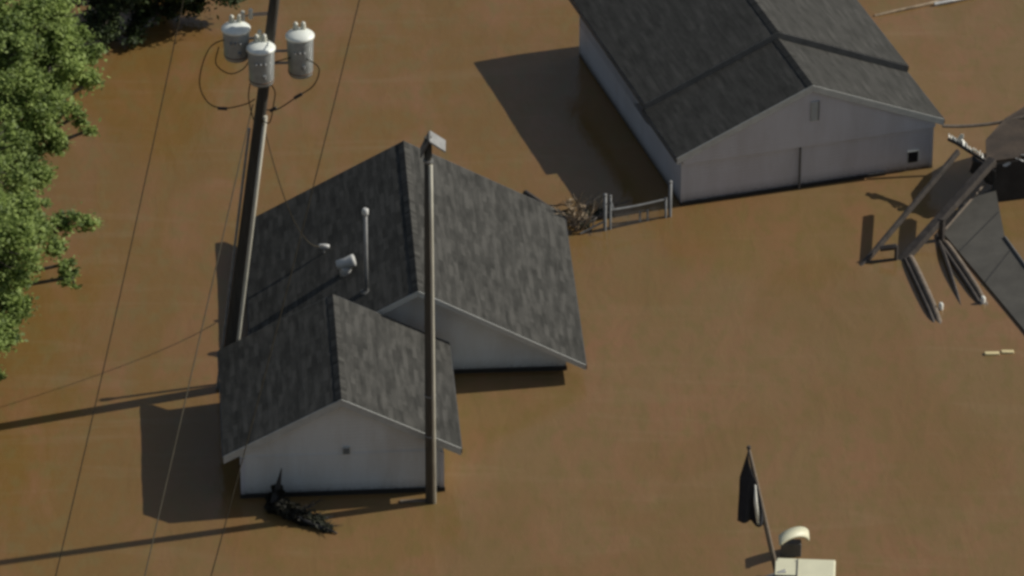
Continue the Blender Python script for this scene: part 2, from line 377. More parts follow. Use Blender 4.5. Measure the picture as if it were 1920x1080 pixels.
m=MB(); m.tube([(-.27,.12,-1.5),(-.27,.12,1.1),(-.27,.11,1.34)],.035,8); m.build('downpipe',M['trim_dark'],h2)
m=MB(); m.box((3.02,.195,.26),(3.36,.217,.64)); wn=m.build('window',M['trim'],h2)
m=MB(); m.box((3.045,.182,.285),(3.335,.193,.615)); m.build('pane',M['glass'],wn)
for sx in (-1,1):
    m=MB(); x0=sx*3.79; x1=sx*3.68; m.box((min(x0,x1),.196,-2),(max(x0,x1),.218,1.38)); m.build('corner_board',M['siding_b'],h2)

# ---------------- utility poles ----------------
def leanpt(b,t,f): return b.lerp(t,f)
B1=G(424,727,0); T1=G(522,-58,12.95)
p1=empty('utility_pole',B1,0,label='wooden utility pole carrying three white transformer cans, beside the flooded house',cat='utility pole')
L=T1-B1
axis=L.normalized()
at=lambda z: L*((z)/L.z)
m=MB(); ks=[-2.2+(L.z+2.2)*i/14 for i in range(15)]
m.tube([at(z) for z in ks],[.205-.075*(i/14) for i in range(15)],16); m.build('shaft',M['pole'],p1,smooth=True)
def zpix(px,py,root):   # height on the pole axis seen at row py
    lo,hi=0,14
    for _ in range(40):
        mid=(lo+hi)/2; p=root+at(mid)-CAM
        row=540-FOC*(p.dot(Vector((0,math.sin(PITCH),math.cos(PITCH)))))/(p.dot(Vector((0,math.cos(PITCH),-math.sin(PITCH)))))
        if row>py: lo=mid
        else: hi=mid
    return (lo+hi)/2
rightv=Vector((1,0,0)); frontv=Vector((0,-1,0))
def transformer(px,py_top,py_bot,depth):
    """px centre, rows of the lid and the bottom of the can; depth = metres in front of the pole axis"""
    z=zpix(px,(py_top+py_bot)/2+8,B1); a=B1+at(z)
    # choose centre on the depth plane
    y=a.y-depth
    d=(G(px,(py_top+py_bot)/2,0)-CAM); c=CAM+d*((y-CAM.y)/d.y)
    c=c-B1; h=(py_bot-py_top)/(PX*.87); r=.345
    m=MB(); m.lathe(c-Vector((0,0,h/2)),[(r*.86,0),(r*.90,.04),(r*.93,.06),(r,h*.92),(r*1.0,h)],22); tr=m.build('transformer',M['tank'],p1,smooth=True)
    m=MB(); m.lathe(c+Vector((0,0,h/2+.003)),[(r*1.1,0),(r*1.1,.05),(r*.95,.10),(r*.5,.15),(.05,.17)],22); m.build('lid',M['lid'],tr,smooth=True)
    m=MB(); m.lathe(c-Vector((0,0,h*.5-.10)),[(r*.955,0),(r*.96,.03)],22); m.build('base_band',M['rust_run'],tr,smooth=True)
    m=MB(); m.tube([c+Vector((.10,-r*.99,-h*.12)),c+Vector((.10,-r*.98,-h*.22))],.05,6); m.build('drain_valve',M['iron'],tr)
    for ang in (130,60):
        q=c+Vector((math.cos(rad(ang))*.17,math.sin(rad(ang))*.17,h/2+.12))
        m=MB(); m.lathe(q,[(.05,0),(.085,.04),(.05,.07),(.08,.11),(.045,.14),(.07,.18),(.03,.24)],12); m.build('bushing',M['porcelain'],tr,smooth=True)
    for k in (-1,0,1):
        m=MB(); q=c+Vector((k*.12,-r*.93,h*.22)); m.lathe(q,[(.035,0),(.03,.07),(.02,.09)],8,Vector((0,-1,0))); m.build('terminal',M['iron'],tr)
    tgt=at(c.z); dirv=(Vector((tgt.x,tgt.y,c.z))-c)
    if dirv.length>.3:
        for dz in (.15,-.2):
            m=MB(); m.tube([c+Vector((0,0,dz))+dirv.normalized()*r*.8,Vector((tgt.x,tgt.y,c.z+dz))],.035,6); m.build('bracket',M['iron'],tr)
    return c,h,r
c1,hh,rr=transformer(443,58,106,.05)
c2,_,_=transformer(490,95,152,.55)
c3,_,_=transformer(563,72,136,-.05)
def cpx(x,y,z):  return G(x,y,z)-B1
# crossarm, out of frame above, carries the lines
armz=12.5; 
m=MB(); a0=at(armz)+Vector((-2.35,-.12,0)); a1=at(armz)+Vector((2.35,-.12,0)); m.tube([a0,a1],.07,4); ca=m.build('crossarm',M['pole'],p1)
for f in (.02,.98,.40):
    q=a0.lerp(a1,f)+Vector((0,0,.06)); m=MB(); m.lathe(q,[(.02,0),(.06,.05),(.03,.08),(.06,.12),(.03,.16)],10); m.build('insulator',M['porcelain'],ca,smooth=True)
# jumper loops hanging round the cans
def curve(pts,n=10):
    pts=[Vector(p) for p in pts]; out=[]
    P=[pts[0]*2-pts[1]]+pts+[pts[-1]*2-pts[-2]]
    for i in range(1,len(P)-2):
        for k in range(n):
            u=k/n; a,b,c,d=P[i-1],P[i],P[i+1],P[i+2]
            out.append(.5*((2*b)+(c-a)*u+(2*a-5*b+4*c-d)*u*u+(3*b-a-3*c+d)*u**3))
    out.append(pts[-1]); return out
def onplane(px,py,dy=0.0):   # point in the vertical plane of the pole head
    y=(B1+at(10)).y+dy; d=(G(px,py,0)-CAM); return CAM+d*((y-CAM.y)/d.y)-B1
loops=[[(432,70),(393,90),(374,150),(388,190),(418,203),(458,196),(478,186)],
       [(575,110),(598,128),(588,160),(556,182),(520,205),(500,206)],
       [(410,88),(405,120),(430,138),(455,130),(470,110)],
       [(500,150),(515,170),(513,195),(505,230),(488,222)],
       [(470,150),(466,180),(470,205),(476,226)],
       [(505,120),(530,112),(545,108)]]
for l in loops:
    m=MB(); m.tube(curve([onplane(x,y,-.25) for x,y in l],6),.016,6); m.build('jumper_wire',M['wire'],p1)
for (a,b) in (((408,203),(426,204)),((552,184),(566,176)),((506,208),(518,202))):
    m=MB(); m.tube([onplane(*a,-.25),onplane(*b,-.25)],.045,8); m.build('connector',M['rubber'],p1)
# fuse cutouts near the head
for px,py in ((455,30),(470,26),(487,66)):
    c=onplane(px,py,-.2); m=MB(); m.lathe(c-Vector((0,0,.15)),[(.03,0),(.07,.04),(.04,.09),(.07,.14),(.04,.19),(.07,.24),(.03,.30)],10); m.build('fuse_cutout',M['porcelain'],p1,smooth=True)
    m=MB(); m.tube([c,Vector((at(c.z).x,at(c.z).y,c.z))],.02,6); m.build('cutout_bracket',M['iron'],p1)
# conduit strapped to the shaded side
m=MB(); m.tube([at(z)+Vector((-.24,-.06,0)) for z in (-1.5,2,5,8.2)],.035,8); cdt=m.build('conduit',M['iron'],p1)
m=MB(); m.tube([at(z)+Vector((.150-.002*z,-.10,0)) for z in (-1.5,2,5,8.6)],.062,8); m.build('sunlit_edge',M['sun_edge'],p1,smooth=True)  # pale strip added as the sunlit side of the shaft

B2=G(808,940,0); h2p=(940-306)/(PX*.868)
p2=empty('utility_pole',B2,0,label='bare slender wooden pole with a small hooded cap, at the corner of the garage',cat='utility pole')
m=MB(); m.tube([(0,0,-2.2),(0,0,4),(.0,0,8),(0,0,h2p)],[.145,.135,.115,.095],16); m.build('shaft',M['pole_pale'],p2,smooth=True)
m=MB(); m.tube([(.085,-.085,-1.6),(.075,-.078,4),(.062,-.066,8),(.055,-.06,h2p-.75)],.058,8); m.build('sunlit_edge',M['sun_edge'],p2,smooth=True)  # pale strip painting the sunlit edge of this pole
m=MB()   # hooded head: small pitched cap of sheet metal on a bracket
z=h2p-.15
m.poly([(-.20,-.22,z-.30),(.02,-.22,z+.18),(.02,.30,z+.18),(-.20,.30,z-.30),(-.17,-.22,z-.33),(.05,-.22,z+.13),(.05,.30,z+.13),(-.17,.30,z-.33)],[(0,1,2,3),(7,6,5,4),(0,4,5,1),(1,5,6,2),(2,6,7,3),(3,7,4,0)])
cp=m.build('hood',M['trim_dark'],p2)
m=MB(); m.poly([(.05,-.25,z+.16),(.44,-.25,z-.12),(.44,.33,z-.12),(.05,.33,z+.16),(.05,-.25,z+.11),(.44,-.25,z-.17),(.44,.33,z-.17),(.05,.33,z+.11)],[(0,1,2,3),(7,6,5,4),(4,5,1,0),(5,6,2,1),(6,7,3,2),(7,4,0,3)])
m.build('hood_flap',M['pipe'],cp)
m=MB(); m.lathe((0.0,0,h2p-.7),[(.13,0),(.13,.06)],12); m.build('band',M['iron'],p2)
for zz in (2.0,3.2):
    m=MB(); m.lathe((0,0,zz),[(.15,0),(.15,.04)],12); m.build('strap',M['iron'],p2)

# ---------------- wires ----------------
def span(a,b,sag,r,mat,label,group=None,n=28,name='power_line'):
    pts=[a.lerp(b,i/n)-Vector((0,0,sag*4*(i/n)*(1-i/n))) for i in range(n+1)]
    root=pts[0].copy(); m=MB(); m.tube([p-root for p in pts],r,6); o=m.build(name,mat); o.location=root
    return tag(o,label,'wire',group)
top=lambda f: B1+a0.lerp(a1,f)+Vector((0,0,.22))
span(top(.02),G(95,1120,9.6),.25,.013,M['wire'],'thin power line crossing the open water, leftmost of the three','power lines strung from the transformer pole')
span(top(.98),G(385,1120,9.6),.25,.013,M['wire'],'thin power line passing over the dark roof slopes, rightmost of the three','power lines strung from the transformer pole')
span(B1+onplane(474,196,-.2),G(262,1120,5.5),.05,.015,M['cable'],'pale cable sagging from the transformer pole past the left eaves','power lines strung from the transformer pole')
span(B1+onplane(492,225,-.15),mastp,1.15,.014,M['cable'],'service cable sagging from the transformer pole to the house roof',name='service_cable')
# the same lines carry on beyond the pole, away from the viewer
span(top(.02),G(470,-900,11),.4,.017,M['wire'],'power line leaving the pole head away from the viewer, beyond the top edge')
span(top(.98),G(780,-900,11),.4,.017,M['wire'],'right-hand power line leaving the crossarm away from the viewer')

# ---------------- fence between the buildings ----------------
f0=G(1137,432); f1=G(1256,407)
fe=empty('fence',f0,0,label='half-sunken galvanised fence with upright posts and a single rail between the buildings',cat='fence')
def post(px,py,h,r,parent=fe,root=f0):
    q=G(px,py)-root; m=MB(); m.tube([q+Vector((0,0,-1.5)),q+Vector((0,0,h))],r,10); o=m.build('post',M['iron'],parent,smooth=True)
    c=MB(); c.lathe(q+Vector((0,0,h)),[(r*1.2,0),(r*1.2,.03),(r*.4,.06)],10); c.build('post_cap',M['iron'],o); return q
q0=post(1134,432,1.12,.05); q2=post(1144,430,1.05,.035); q1=post(1256,406,1.10,.05); q3=post(1248,408,.6,.035)
post(1200,416,.28,.03); post(1214,413,.30,.03)
def rail(a,b,r=.028,sag=.0,parent=fe):
    m=MB(); m.tube([a.lerp(b,i/10)-Vector((0,0,sag*4*(i/10)*(1-i/10))) for i in range(11)],r,8); m.build('rail',M['iron'],parent)
rail(q2+Vector((0,0,.62)),q3+Vector((0,0,.60)),.03,.03)
rail(q0+Vector((0,0,.30)),G(1088,438,.03)-f0,.03,0)
rail(q2+Vector((0,0,.95)),G(1150,392,.9)-f0,.02,0)
mm=MB()   # chain-link web, mostly under water
for k in range(34):
    for s_ in (-1,1):
        x0=k/34; x1=x0+s_*.55/34*6
        a=q2.lerp(q3,x0)+Vector((0,0,-.1)); b=q2.lerp(q3,min(max(x1,0),1))+Vector((0,0,.60))
        mm.tube([a,b],.0035,3,False)
mm.build('wire_mesh',M['iron'],fe)

# ---------------- drowned branches ----------------
def twigs(m,base,dirs,L,r,depth,spread=.6):
    for d in dirs:
        d=Vector(d).normalized(); p=base.copy(); pts=[p]; dd=d.copy()
        for i in range(4):
            dd=(dd+Vector((random.uniform(-1,1),random.uniform(-1,1),random.uniform(-1,1)))*.18).normalized(); p=p+dd*L/4; pts.append(p)
        m.tube(pts,[r,r*.8,r*.6,r*.45,r*.3],5)
        if depth:
            for q in pts[1:]:
                nd=[(dd+Vector((random.uniform(-1,1),random.uniform(-1,1),random.uniform(-.4,1)))*spread) for _ in range(2)]
                twigs(m,q,nd,L*.5,r*.45,depth-1,spread)
def leaves(centres, radii, count, size, flat=.8):
    """numpy soup of small leaf quads round the clump centres"""
    c=np.array([tuple(q) for q in centres]); k=len(c)
    if k==0: return None
    idx=rng.integers(0,k,count); d=rng.normal(size=(count,3)); d/=np.linalg.norm(d,axis=1)[:,None]
    rr=rng.random(count)**.5; R_=np.array(radii)[idx][:,None]
    pos=c[idx]+d*rr[:,None]*R_*np.array([1,1,flat])
    a=rng.normal(size=(count,3)); a+=d*.2; a[:,2]*=.6; a/=np.linalg.norm(a,axis=1)[:,None]
    up=rng.normal(size=(count,3))*.7+np.array([.3,0,1.0])+d*.5; b=np.cross(up,a); b/=np.linalg.norm(b,axis=1)[:,None]
    s=size*(.6+.8*rng.random(count))[:,None]
    v=np.stack([pos-a*s,pos-b*s*.45,pos+a*s,pos+b*s*.45],1).reshape(-1,3)
    return v
def leaf_obj(name,v,mat,parent,kind=None):
    n=len(v)//4; me=bpy.data.meshes.new(name)
    me.vertices.add(len(v)); me.vertices.foreach_set('co',v.astype('f').ravel())
    me.loops.add(n*4); me.loops.foreach_set('vertex_index',np.arange(n*4,dtype='i'))
    me.polygons.add(n); me.polygons.foreach_set('loop_start',np.arange(0,n*4,4,dtype='i')); me.polygons.foreach_set('loop_total',np.full(n,4,dtype='i'))
    me.update(); me.validate(); me.materials.append(mat)
    o=bpy.data.objects.new(name,me); COL.objects.link(o); o.parent=parent
    return o
# brown snag beside the fence
s0=G(1085,432); r_=empty('dead_shrub',s0,0,label='pale brown dead shrub sticking out of the water beside the fence',cat='shrub')
m=MB(); twigs(m,Vector((0,0,-.2)),[(-.25,0,1),(.1,.1,1),(.3,-.1,.9),(-.05,0,1)],1.0,.045,1,.5)
m.build('branches',M['dead'],r_)
v=leaves([G(1084,412,.35)-s0,G(1078,400,.5)-s0,G(1092,408,.4)-s0,G(1068,380,.9)-s0,G(1090,388,.8)-s0],[.24,.22,.2,.12,.12],380,.055); leaf_obj('withered_leaves',v,M['dead'],r_)
# dark fallen limb from the house eave to the fence
s0=G(1000,372); r_=empty('fallen_branch',s0,0,label='dark fallen branch lying on the water between house roof and fence',cat='branch')
m=MB(); m.tube([q-s0 for q in curve([G(985,362,.05),G(1025,388,.12),G(1062,408,.14),G(1096,410,.10),G(1150,402,.04)],6)],[.10-.0022*i for i in range(25)],7); m.build('limb',M['timber'],r_,smooth=True)
m=MB()
for (x,y,dx) in ((1020,384,1),(1045,398,1),(1070,408,1),(1096,410,-1),(1120,406,1)):
    twigs(m,G(x,y,.1)-s0,[(dx*.8,random.uniform(-.8,.8),.25),(-.4,-.8,.2)],.8,.03,1,.6)
m.build('twig',M['timber'],r_)
v=leaves([G(1105,405,.08)-s0,G(1090,420,.05)-s0,G(1060,402,.1)-s0,G(1115,395,.05)-s0],[.32,.3,.22,.3],420,.06,.25); leaf_obj('leaves',v,M['leaf_grey'],r_)
# drowned sapling in front of the garage
s0=G(520,950); r_=empty('drowned_sapling',s0,0,label='dark half-sunken bush with a pointed tip in front of the garage wall',cat='bush')
m=MB(); m.tube([q-s0 for q in curve([G(510,968,-.5),G(514,946,.15),G(521,912,.65),G(528,878,1.15)],6)],[.19-.0098*i for i in range(19)],7)
m.tube([q-s0 for q in curve([G(500,925,-.5),G(545,962,.12),G(585,982,.12),G(632,1000,.03)],6)],[.09-.0038*i for i in range(19)],7)
twigs(m,G(545,962,.1)-s0,[(1,-.4,.2),(.8,.4,.2)],.7,.03,1,.5)
twigs(m,G(590,982,.1)-s0,[(1,-.4,.2),(.8,.6,.1),(.6,-.7,.1)],.5,.025,1,.5)
m.build('branches',M['black_wall'],r_,smooth=True)
cl=[(513,936,.22),(518,948,.12),(519,915,.50),(523,925,.45),(530,950,.2),(545,958,.15),(560,968,.12),(573,974,.10),(521,918,.55),(514,952,.06)]
v=leaves([G(*q)-s0 for q in cl],[.18,.24,.12,.11,.28,.28,.24,.20,.08,.24],3600,.085,.7); leaf_obj('leaves',v,M['leaf_black'],r_)
cl=[(580,968,.12),(592,978,.10),(604,984,.08),(614,992,.04),(600,972,.15)]
v=leaves([G(*q)-s0 for q in cl],[.26,.22,.22,.16,.12],420,.075,.6); leaf_obj('pale_leaves',v,M['leaf_grey'],r_)

# ---------------- timbers and shelter, right edge ----------------
def beam(name,a,b,wd,th,mat,label,cat,group=None,extra=None):
    a=Vector(a); b=Vector(b); r=empty(name,a,0,label=label,cat=cat,group=group)
    d=b-a; x=d.normalized(); y=Vector((0,0,1)).cross(x).normalized(); z=x.cross(y)
    mt=Matrix((x,y,z)).transposed().to_4x4(); m=MB(); m.box((-.5 if a.z<=.05 else 0,-wd/2,-th/2),(d.length,wd/2,th/2),mt); m.build('board',mat,r,bevel=.012)
    return r,mt,d.length
GR='sloping timbers at the broken shelter'
r,mt,l=beam('timber_beam',G(1622,492,-.0),G(1797,284,1.7),.10,.17,M['timber'],'dark sloping timber rising from the water, nearest the pale building','beam',GR)
m=MB(); q=G(1680,487)-G(1622,492); m.tube([q+Vector((0,0,-1)),q+Vector((0,0,.45))],.055,6); m.build('strut',M['timber'],r)
m=MB(); m.tube([Vector((0,0,.0)),q+Vector((0,0,.02))],.04,5); m.build('tie',M['timber'],r)
m=MB(); q2_=G(1650,466,.35)-G(1622,492); m.tube([q2_,q+Vector((0,0,.42))],.09,6); m.build('gusset',M['timber'],r)
r,mt,l=beam('timber_beam',G(1698,482,-.0),G(1862,300,1.6),.24,.20,M['timber'],'broader dark sloping timber next to the dark shelter wall','beam',GR)
m=MB(); q=G(1765,450)-G(1698,482); m.tube([q+Vector((0,0,-1)),q+Vector((0,0,.7))],.10,6); m.build('strut',M['timber'],r)
GR='pale-tipped rails lying in the flood water'
def rrail(p0,p1,tip,label,w_=.10):
    a=G(*p0); b=G(*p1); r=empty('handrail',a,0,label=label,cat='rail',group=GR)
    m=MB(); m.tube([q-a for q in curve([a-Vector((0,0,.15)),a.lerp(b,.15)+Vector((0,0,.05)),a.lerp(b,.7)+Vector((0,0,.06)),b-Vector((0,0,.12))],6)],w_,8); m.build('rail',M['timber_pale'],r,smooth=True)
    m=MB(); off=Vector((-.16,-.05,0)); m.tube([q-a+off for q in curve([a-Vector((0,0,.15)),a.lerp(b,.15)+Vector((0,0,.03)),a.lerp(b,.8)+Vector((0,0,.03)),b-Vector((0,0,.15))],6)],.06,8); m.build('lower_rail',M['timber'],r,smooth=True)
    if tip:
        t=G(*tip)-a; m=MB(); m.lathe(t-Vector((0,0,.15)),[(.05,0),(.065,.1),(.07,.3),(.04,.36)],10); m.build('end_cap',M['white'],r,smooth=True)
rrail((1702,474),(1766,612),(1764,580),'short submerged rail with a white tip, left of the other')
rrail((1766,446),(1856,580),(1843,568),'longer submerged rail with a white tip, beside the grey sheet roof',.085)
a=G(1756,440); b=G(1812,604); r=empty('plank',a,0,label='narrow dark plank slanting down into the water between the two white-tipped rails',cat='plank')
m=MB(); m.tube([q-a for q in curve([a,a.lerp(b,.4)+Vector((0,0,.08)),b-Vector((0,0,.12))],6)],.055,5); m.build('board',M['timber'],r)

# low grey sheet roof just above the water, parallel with the outbuilding
c=[G(1768,436,.06),G(1874,562,.06),G(2000,715,.06),G(2080,660,.25),G(1922,498,.25),G(1884,445,.25),G(1866,350,.40),G(1800,385,.20)]
root=G(1768,436); gr=empty('sheet_roof',root,0,label='low dark grey sheet-metal roof sunk almost to the water at the right edge',cat='roof')
m=MB(); n=len(c); m.poly([q-root for q in c]+[q-root-Vector((0,0,.06)) for q in c],[(0,1,4,5),(1,2,3,4),(0,5,6,7),(n+5,n+4,n+1,n),(n+4,n+3,n+2,n+1),(n+7,n+6,n+5,n)]+[(i,n+i,n+(i+1)%n,(i+1)%n) for i in range(n)])
m.build('sheet',M['grey_sheet'],gr)
m=MB(); m.tube([c[5]-root,c[4]-root,c[3]-root],.05,6); m.build('ridge',M['trim_dark'],gr)
m=MB(); m.tube([G(1772,430,.16)-root,G(1800,398,.30)-root,G(1852,338,.62)-root],.035,6); m.build('edge_trim',M['timber_pale'],gr)
for k in (2,6):     # standing seams of the sheet
    a_=c[0].lerp(c[1],.06+k*.115)-root; u_=.06+k*.115; b_=(c[6].lerp(c[5],min(1,u_/.6)) if u_<.6 else c[5].lerp(c[4],(u_-.6)/.4))-root; b_=a_.lerp(b_,.97)
    if k<9: m=MB(); m.tube([a_+Vector((0,0,.008)),b_+Vector((0,0,.008))],.014,5); m.build('seam',M['black_wall'],gr)

# dark shelter with brown roof running out of frame
z=1.35
P=[G(1850,303,z),G(2150,262,z),G(2200,120,z+.25),G(1925,197,z+.25),G(1884,222,z+.2),G(1848,262,z+.08)]
root=G(1860,395); sh=empty('shelter',root,0,label='low dark shelter with flat brown roof at the right edge',cat='shelter')
m=MB(); n=len(P); m.poly([q-root for q in P]+[q-root-Vector((0,0,.09)) for q in P],[tuple(range(n)),tuple(reversed(range(n,2*n)))]+[(i,n+i,n+(i+1)%n,(i+1)%n) for i in range(n)])
m.build('roof',M['rust'],sh)
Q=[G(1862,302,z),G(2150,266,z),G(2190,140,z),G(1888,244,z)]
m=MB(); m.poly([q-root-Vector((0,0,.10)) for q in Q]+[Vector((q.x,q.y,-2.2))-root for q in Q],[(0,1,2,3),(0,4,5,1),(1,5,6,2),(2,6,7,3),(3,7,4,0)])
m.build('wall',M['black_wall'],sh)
m=MB()   # torn pale trim along the left corner
pts=curve([G(1779,255,1.55),G(1792,262,1.55),G(1802,266,1.5),G(1818,278,1.46),G(1832,284,1.5),G(1846,296,1.45)],3)
rs=random.Random(3)
def shard(m,p,d,l,w_):   # a torn curl of sheet: bent strip with ragged ends
    x=d.normalized(); y=Vector((rs.uniform(-.5,.5),rs.uniform(-1,1),rs.uniform(.2,1))); y=(y-x*y.dot(x)).normalized(); z_=x.cross(y)
    P_=[p+x*(l*a)+y*(w_*b)+z_*(.06*math.sin(a*3)) for a,b in ((-.5,-.3),(-.1,-.6),(.4,-.35),(.6,-.05),(.3,.5),(-.2,.4),(-.6,.3))]
    n_=len(P_); m.poly(P_+[q-z_*.02 for q in P_],[tuple(range(n_)),tuple(reversed(range(n_,2*n_)))]+[(i,n_+i,n_+(i+1)%n_,(i+1)%n_) for i in range(n_)])
for i_ in range(len(pts)-1):
    shard(m,pts[i_]-root,pts[i_+1]-pts[i_],rs.uniform(.12,.24),rs.uniform(.05,.13))
shard(m,G(1802,257,1.6)-root,Vector((.3,0,.4)),.22,.14)
m.build('torn_trim',M['white'],sh)
m=MB(); m.tube([q-root-Vector((0,0,.10)) for q in [pts[0],pts[4],pts[9],G(1866,306,1.42)]],.055,7); m.build('eaves_bar',M['timber'],sh,smooth=True)
for x,y in ((1888,308),(1912,300),(1923,293)):
    m=MB(); shard(m,G(x,y,z)-root,Vector((1,.2,rs.uniform(-.3,.5))),.2,.09); m.build('roof_scrap',M['vent'],sh)
# green and dark scraps caught under its corner
a=G(1850,320,1.1); sc=empty('tarpaulin',a,0,label='crumpled dark tarpaulin hanging under the shelter corner',cat='tarpaulin')
m=MB(); nx,ny=9,5; V=[]
for j in range(ny+1):
    for i in range(nx+1):
        p_=G(1822,292,1.38).lerp(G(1866,318,1.28),i/nx)-a; V.append(p_+Vector((.03*math.sin(i*2.1+j),.05*math.sin(i*1.3+j*1.7),-.11*j-.02*math.sin(i*3))))
m.poly(V,[(j*(nx+1)+i,j*(nx+1)+i+1,(j+1)*(nx+1)+i+1,(j+1)*(nx+1)+i) for j in range(ny) for i in range(nx)])
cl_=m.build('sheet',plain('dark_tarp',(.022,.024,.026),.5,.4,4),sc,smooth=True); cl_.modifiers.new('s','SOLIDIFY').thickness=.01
# thin cable from the outbuilding to the shelter
span(h2.matrix_world@Vector((0,0,0))+(Matrix.Translation(H2)@Matrix.Rotation(A2,4,'Z'))@Vector((3.9,.1,1.45)) if False else (Matrix.Translation(H2)@Matrix.Rotation(A2,4,'Z'))@Vector((3.98,.02,1.42)),G(1990,196,1.9),.22,.05,M['timber_pale'],'sagging brown cable from the pale building corner to the shelter roof',name='cable')

# ---------------- lower right: leaning staff and cream box ----------------
b0=G(1462,1100); t0=G(1404,842,4.05); fl=empty('flag_staff',b0,0,label='leaning brown pole with a limp black banner, beside the cream box',cat='flagpole')
d=t0-b0
m=MB(); m.tube([d*-.5,d*.4,d*.8,d],[.075,.065,.055,.04],10); m.build('staff',M['timber_pale'],fl,smooth=True)
# banner: gathered cloth hanging straight down from the upper staff, thick folds
nx,ny=14,16; V=[]; F_=[]
topf=[d*(.995),d*(.60)]
for i in range(nx+1):
    u=i/nx; base=d*(1.0-.36*u)+Vector((-.02-.04*math.sin(u*6),-.06,0))
    ztop=base.z
    for j in range(ny+1):
        w_=j/ny; zb=1.92+.06*math.sin(u*5)      # lower hem
        x=d.x*1.0+(-.26+.56*u)*(.35+.65*min(1,w_*1.8))+(.0 if w_>0 else 0)
        if w_==0: x=base.x
        x=base.x*(1-min(1,w_*2.6))+(d.x-.22+.60*u)*min(1,w_*2.6)
        V.append(Vector((x,base.y+.10*math.sin(u*11+w_*2)*w_,ztop*(1-w_)+zb*w_)))
m=MB(); m.poly(V,[(i*(ny+1)+j,(i+1)*(ny+1)+j,(i+1)*(ny+1)+j+1,i*(ny+1)+j+1) for i in range(nx) for j in range(ny)])
bn=m.build('banner',M['cloth'],fl,smooth=True); bn.modifiers.new('s','SOLIDIFY').thickness=.03
e=[G(1429,905,2.9)-b0,G(1431,945,2.25)-b0,G(1436,984,1.6)-b0]
m=MB(); m.tube([d*.76+Vector((-.03,-.12,0)),d*.76+Vector((-.01,-.14,-.5)),d*.76+Vector((.07,-.14,-1.12))],[.02,.05,.045],6); m.build('white_edge',M['white'],bn,smooth=True)
m=MB(); m.lathe(d,[(.04,0),(.06,.04),(.04,.09)],10); m.build('finial',M['timber'],fl)
# cream box
z=.95
c0=G(1456,1045,z); c1=G(1567,1049,z); wv=(c1-c0); wv.z=0; back=Vector((-wv.y,wv.x,0)).normalized()
bx=empty('cream_box',Vector((c0.x,c0.y,0)),math.atan2(wv.y,wv.x),label='large cream box-shaped cabin top standing in the water at the bottom edge',cat='cabin')
W_=wv.length
m=MB(); m.box((0,-2.6,-2),(W_,0,z)); m.build('body',M['cream'],bx,bevel=.04)
m=MB(); m.box((-.02,-.85,z+.003),(.52,-.20,z+.03)); hp=m.build('roof_hatch',M['cream'],bx,bevel=.01)
m=MB()
for a_,b_ in (((.52,-.87),(.55,-.1)),((0,-.90),(.55,-.87))): m.box((a_[0],a_[1],z+.004),(b_[0],b_[1],z+.045))
m.build('hatch_seal',M['trim_dark'],hp)
m=MB(); m.tube([(-.5,-.75,.7),(-.2,-.8,.85),(.25,-.7,z+.05)],.06,8); arm=m.build('bracket_arm',M['iron'],bx,smooth=True)
m=MB(); m.lathe((-.42,-.85,.55),[(.08,0),(.2,.06),(.22,.2),(.12,.3)],12); m.build('bracket_head',M['rubber'],arm,smooth=True)
m=MB(); m.box((.02,-2.55,z+.002),(W_-.02,-.02,z+.012)); 
# cream curved cowl behind the box
a=G(1483,1040); cw=empty('curved_cowl',a,0,label='cream curved hood open underneath, just behind the cream box',cat='hood')
n=14; V=[]; wid=.60
for k in range(n+1):
    th=rad(12+128*k/n); 
    for yy in (-.22,.22):
        V.append(Vector((math.cos(th)*.46+.02,yy+.24*math.cos(th*1.1),math.sin(th)*.36+.34)))
m=MB(); m.poly(V,[(2*k,2*k+1,2*k+3,2*k+2) for k in range(n)]); 
o=m.build('shell',M['cream'],cw,smooth=True); o.modifiers.new('s','SOLIDIFY').thickness=.06
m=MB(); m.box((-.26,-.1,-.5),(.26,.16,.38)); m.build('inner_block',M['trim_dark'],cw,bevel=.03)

# floating scraps and a sliver of painted sunlit water
for (x,y,rz,l,lab) in ((1860,664,.08,.40,'pale yellow floating foam strip near the right edge, left of the pair'),(1889,661,.03,.34,'pale yellow floating foam strip near the right edge, right of the pair')):
    m=MB(); m.box((-l/2,-.07,-.03),(l/2,.07,.05)); o=m.build('floating_board',M['foam'],bevel=.015); o.location=G(x,y); o.rotation_euler=(0,.03,rz); tag(o,lab,'debris','floating foam scraps')
m=MB(); m.tube([G(1752,8,.05)-G(1800,0),G(1785,1,.08)-G(1800,0),G(1830,-8,.05)-G(1800,0)],.06,6); o=m.build('pale_strip',M['vent']); o.location=G(1800,0); tag(o,'long pale plank floating at the top edge behind the pale building','plank')
m=MB(); m.tube([q-G(1660,25) for q in curve([G(1640,30,.0),G(1690,18,.04),G(1745,6,.03),G(1775,-6,.02)],5)],.05,6); o=m.build('floating_branch',M['dead']); o.location=G(1660,25); tag(o,'thin brown branch floating at the top edge beside the pale plank','branch')
m=MB(); m.box((-.35,-.06,-.05),(.35,.06,.04)); o=m.build('pale_strip',M['timber_pale'],bevel=.01); o.location=G(775,940); o.rotation_euler=(0,0,.1); tag(o,'short pale strip for sunlit water at the foot of the bare pole','plank')  # pale strip stands in for sunlit water between two shadows

